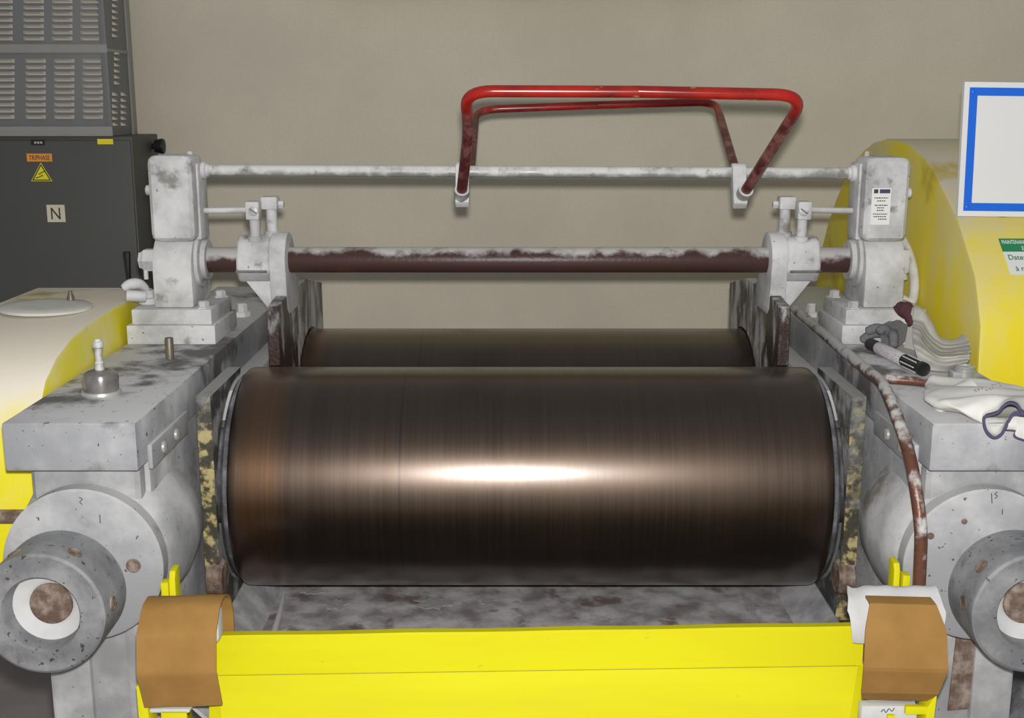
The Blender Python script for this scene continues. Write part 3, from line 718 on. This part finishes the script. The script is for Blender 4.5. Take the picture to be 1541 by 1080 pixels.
# faint printed lines on the back of the glove
from mathutils.bvhtree import BVHTree
gbo = bpy.data.objects['glove_body']
bvh = BVHTree.FromPolygons([v.co+ROOT[wg] for v in gbo.data.vertices], [p.vertices[:] for p in gbo.data.polygons])
def onglove(u_, v_):
    d_ = (px(u_, v_, y=2.0)-CAM).normalized(); h_ = bvh.ray_cast(CAM, d_)
    return None if h_[0] is None else h_[0]-d_*.0006
random.seed(5)
pm = MB()
for (u0, v0, u1, v1) in ((1466, 588, 1516, 574), (1483, 588, 1516, 578)):
    L_ = u1-u0; x_ = 0.0
    while x_ < L_-3:
        for q_ in range(2):
            ua = u0+x_; va = v0+(v1-v0)*x_/L_
            p_, q2 = onglove(ua, va-2.0), onglove(ua+random.uniform(.8, 2.2), va+random.uniform(-.6, 2.0))
            if p_ and q2 and (p_-q2).length < .01: pm.tube([p_, q2], .0005, 5)
            x_ += 1.9
        x_ += 1.4
pm.build('print', 'ink_grey', wg)
p0 = Vector((.762, 2.03, BT+.024))
MB().tube(smooth_path([p0, p0+Vector((-.030, -.02, -.004)), p0+Vector((-.062, -.045, -.014)), p0+Vector((-.072, -.052, -.018))], 6), [.020-.011*k/18 for k in range(19)], 14).build('thumb', 'glove_white', wg, ang=80)

# ------------------------------------------------------------------ gear guards
gg = thing('gear_guard', 'large arched yellow gear guard with dusty top carrying the white sign', 'machine guard', (1.3, 2.97, 0))
prof = [(2.33, .78), (2.33, 1.20), (2.337, 1.31), (2.362, 1.36), (2.387, 1.405), (2.505, 1.507), (2.655, 1.59), (2.74, 1.625), (2.83, 1.646), (2.93, 1.656), (3.04, 1.656), (3.13, 1.645), (3.21, 1.622), (3.30, 1.585), (3.385, 1.532), (3.46, 1.470), (3.53, 1.40), (3.59, 1.31), (3.62, 1.20), (3.62, .78)]
MB().prism(prof, 'X', .894, 1.75, .010, 2, 60).build('guard_shell', 'guard_yellow', gg, ang=40)
MB().box(.91, 1.73, 2.36, 3.59, 0, .785, .004).build('guard_base', 'dark_iron', gg)
# sticker on the sloped front
A = Vector((0, 2.387, 1.405)); B_ = Vector((0, 2.505, 1.507))
U = (B_-A).normalized(); R = Vector((1, 0, 0)); N = R.cross(U)
so = Vector((.967, 2.387, 1.405))+N*.0005+U*.002
sk = thing('maintenance_sticker', 'white maintenance sticker with green header on the yellow gear guard', 'sticker', so)
plate4(MB(), so, R, U, 0, .15, 0, .098, .0008).build('sticker_sheet', 'label_white', sk)
plate4(MB(), so, R, U, 0, .15, .062, .098, .0013).build('green_header', 'sign_green', sk)
o1 = so+N*.0016
text_part('MAINTENANCE', .0150, o1+R*.003+U*.083, R, U, 'label_white', sk, sx=.52)
text_part('E', .0150, o1+R*.040+U*.066, R, U, 'label_white', sk, sx=.7)
text_part('Date:', .0190, so+N*.0012+R*.006+U*.040, R, U, 'ink_green', sk, sx=.82)
text_part('à rev', .0190, so+N*.0012+R*.014+U*.010, R, U, 'ink_green', sk, sx=.82)
# sign
bl = px(1441, 325, y=2.497); tl_ = px(1452, 123, y=2.515)
U = Vector((0, tl_.y-bl.y, tl_.z-bl.z)).normalized(); R = Vector((1, 0, -.012)).normalized(); H = (tl_-bl).length
sg = thing('blank_sign', 'blank white sign board with blue border standing on the yellow gear guard', 'sign', bl)
N = R.cross(U)
plate4(MB(), bl, R, U, 0, .42, 0, H, -.012).build('sign_board', 'sign_white', sg)
bw, mg = .0165, .011
for nm, x0, x1, y0, y1 in (('l', mg, mg+bw, mg, H-mg), ('r', .42-mg-bw, .42-mg, mg, H-mg), ('b', mg+bw, .42-mg-bw, mg, mg+bw), ('t', mg+bw, .42-mg-bw, H-mg-bw, H-mg)):
    plate4(MB(), bl, R, U, x0, x1, y0, y1, .0008).build('blue_border', 'sign_blue', sg)
for x, y in ((mg+bw*.5, mg+bw*.5), (mg+bw*.5, H-mg-bw*.5), (.42-mg-bw*.5, mg+bw*.5), (.42-mg-bw*.5, H-mg-bw*.5)):
    p = bl+R*x+U*y
    MB().lathe(p, N, [(0, .0045), (.0018, .004), (.0026, .002)], 14).build('sign_screw', 'sign_blue', sg)
for x in (.10, .32):
    p = bl+R*x-N*.012
    MB().box(p.x-.008, p.x+.008, p.y+.003, p.y+.013, p.z-.005, p.z+.20).build('sign_bracket', 'dark_iron', sg)

# left gear cover
gc = thing('gear_cover', 'yellow gear cover with pale dusty top and round lid, in front of dark cabinet', 'machine cover', (-1.02, 2.4, .76))
prof = [(2.80, .76), (2.80, 1.318), (2.48, 1.318), (2.36, 1.314), (2.26, 1.302), (2.18, 1.282), (2.12, 1.252), (2.085, 1.210), (2.065, 1.15), (2.055, 1.06), (2.05, .76)]
MB().prism(prof, 'X', -1.160, -.884, .008, 2, 60).build('cover_shell', 'cover_yellow', gc, ang=40)
MB().box(-1.158, -.884, 2.040, 2.062, 1.005, 1.028, .003).build('cover_band', 'rust_iron', gc)
MB().box(-.885, -.8765, 2.2, 2.7, .80, 1.10).build('cover_flange', 'cover_yellow', gc)
ld_ = MB().lathe((-1.020, 2.49, 1.3195), (0.02, .0, 1), [(0, .088), (.001, .094), (.006, .095), (.008, .092), (.0095, .06), (.010, .01)], 56).build('round_lid', 'rag_white', gc)
MB().lathe((-.990, 2.555, 1.326), (0, 0, 1), [(0, .008), (.010, .0075), (.016, .005), (.022, .004)], 14).build('lid_knob', 'stud_steel', ld_)

# ------------------------------------------------------------------ electrical cabinet and louvered box
CY = 3.65
cab = thing('electrical_cabinet', 'dark grey electrical cabinet with warning labels standing against the wall', 'cabinet', (-1.6, 3.78, 0))
zt_ = px(150, 205, y=CY).z; xr = px(203, 300, y=CY).x
MB().box(-2.05, xr, CY+.012, 3.93, 0, zt_, .006).build('cabinet_body', 'cabinet_grey', cab)
dr = MB().box(-2.04, xr-.004, CY, CY+.012, .06, zt_-.012, .004).build('cabinet_door', 'cabinet_grey', cab)
h0, h1 = px(187, 378, y=CY), px(200, 430, y=CY)
MB().prism([(h0.x, h0.z), (h1.x, h0.z), (h1.x-.004, h1.z), (h0.x+.008, h1.z)], 'Y', CY-.02, CY, .003).build('door_handle', 'black_plastic', dr)
def sheet(u0, v0, u1, v1, mat, name, par, y=CY, t=.001):
    a, b = px(u0, v1, y=y), px(u1, v0, y=y)
    return MB().box(a.x, b.x, y-t, y, a.z, b.z).build(name, mat, par)
sheet(47, 210, 67, 218.5, 'black_plastic', 'black_tag', dr)
sheet(147, 209, 170, 217, 'label_yellow', 'yellow_tag', dr)
sheet(41, 231, 78, 243, 'label_orange', 'orange_label', dr)
c = px(59.5, 241, y=CY-.0012)
text_part('TRIPHASE', .0205, c+Vector((0, 0, .0005)), (1, 0, 0), (0, 0, 1), 'ink_dark', dr, align='CENTER', sx=.72)
for i, k in enumerate((51.5, 56, 60.5)):
    sheet(k, 213, k+3, 216, 'louver_hood', 'tag_print', dr, CY-.001, .0004)
tri = [px(47, 272.5, y=CY), px(79, 272.5, y=CY), px(61.5, 244.5, y=CY)]
MB().prism([(p.x, p.z) for p in tri], 'Y', CY-.001, CY).build('warning_triangle', 'label_yellow', dr)
cc = (tri[0]+tri[1]+tri[2])/3
o_ = [cc+(p-cc)*.90 for p in tri]; i_ = [cc+(p-cc)*.74 for p in tri]
b = MB()
for k in range(3):
    q = [o_[k], o_[(k+1) % 3], i_[(k+1) % 3], i_[k]]
    b.prism([(p.x, p.z) for p in q], 'Y', CY-.0016, CY-.001)
b.build('triangle_border', 'ink_dark', dr)
MB().tube([px(68, 257, y=CY-.0014), px(58, 262, y=CY-.0014), px(65, 264, y=CY-.0014), px(54, 268, y=CY-.0014)], .0014, 6).build('lightning_mark', 'ink_dark', dr)
sheet(72, 308, 97, 334, 'label_cream', 'letter_plate', dr)
text_part('N', .052, px(84.5, 330, y=CY-.0012), (1, 0, 0), (0, 0, 1), 'ink_dark', dr, align='CENTER', sx=.85)
k0 = px(236, 220, y=3.84)
MB().lathe((xr-.002, 3.86, k0.z), (1, 0, 0), [(0, .008), (.008, .009), (.012, .020), (.036, .024), (.040, .022), (.042, .012)], 20).build('side_knob', 'black_plastic', cab)
# louvered box on the cabinet
lx = px(165, 150, y=CY).x
lb = thing('louvered_box', 'grey sheet metal ventilation box with louver rows on top of the dark cabinet', 'ventilation box', (-1.6, 3.76, zt_))
ztop = 2.30
MB().box(-2.0, lx, CY+.004, 3.88, zt_, ztop, .003).build('box_panel', 'louver_panel', lb)
za, zb = px(100, 80, y=CY).z, px(100, 66, y=CY).z
MB().box(-2.0, lx+.003, CY-.004, CY+.006, za, zb, .003).build('seam_strip', 'louver_strip', lb)
MB().box(-2.0, lx+.003, CY-.006, CY+.006, zt_, px(100, 190, y=CY).z, .002).build('base_strip', 'louver_strip', lb)
MB().box(lx-.004, lx+.004, CY-.002, 3.882, za+.004, za+.014, .001).build('side_seam', 'louver_strip', lb)
MB().box(lx-.001, lx+.005, 3.845, 3.885, zt_, ztop, .001).build('corner_strip', 'louver_strip', lb)
MB().box(lx-.018, lx+.002, CY-.002, CY+.006, zt_, ztop, .001).build('corner_strip', 'louver_panel', lb)
LW, LH, LD = .060, .0105, .010
def louver_mesh(name, wd):
    b = bmesh.new(); n = 6; vs_ = []
    for k in range(n+1):
        a = k/n; x = -wd/2+wd*a; e_ = min(1, min(a, 1-a)*6)
        vs_.append([b.verts.new(p) for p in ((x, 0, LH), (x, -LD*e_*.75-.0005, LH*.45), (x, -LD*e_-.0005, 0), (x, 0, 0))])
    for k in range(n):
        for j in range(3): b.faces.new((vs_[k][j], vs_[k][j+1], vs_[k+1][j+1], vs_[k+1][j]))
    bmesh.ops.recalc_face_normals(b, faces=b.faces)
    me = bpy.data.meshes.new(name); b.to_mesh(me); b.free(); me.materials.append(M['louver_hood']); return me
lm = louver_mesh('louver', LW); lms = louver_mesh('louver', .030)
def louver(me, p, rz=0):
    o = bpy.data.objects.new('louver', me); COL.objects.link(o); o.parent = lb
    o.location = Vector(p)-ROOT[lb]; o.rotation_euler = (0, 0, rz)
for cu in (-79, -36, 7, 54, 97, 140):
    for k in range(10): louver(lm, px(cu, 94.5+9.35*k, y=CY+.004))
    for k in range(9): louver(lm, px(cu-3, 61-9.3*k, y=CY+.004))
for k in range(7): louver(lms, px(171, 56-9*k, x=lx), PI/2)
for k in range(6): louver(lms, px(174, 82-0+9*k, x=lx), PI/2)
for k in range(6):
    louver(lms, px(171, 144+9*k, x=lx), PI/2); louver(lms, px(184, 144+9*k, x=lx), PI/2)
# yellow rail added above the view so a warm streak reflects in both rolls
rl = thing('added_reflection_rail', 'yellow rail added on the wall out of view for its reflection in the rolls', 'rail', (.05, 3.95, 2.085))
MB().box(-.62, .72, 3.91, 3.96, 2.085, 2.25, .004).build('rail', 'yellow_paint', rl)
for x in (-.4, .5): MB().box(x-.03, x+.03, 3.955, 4.0, 2.13, 2.19, .002).build('added_rail_bracket', 'dark_iron', rl)
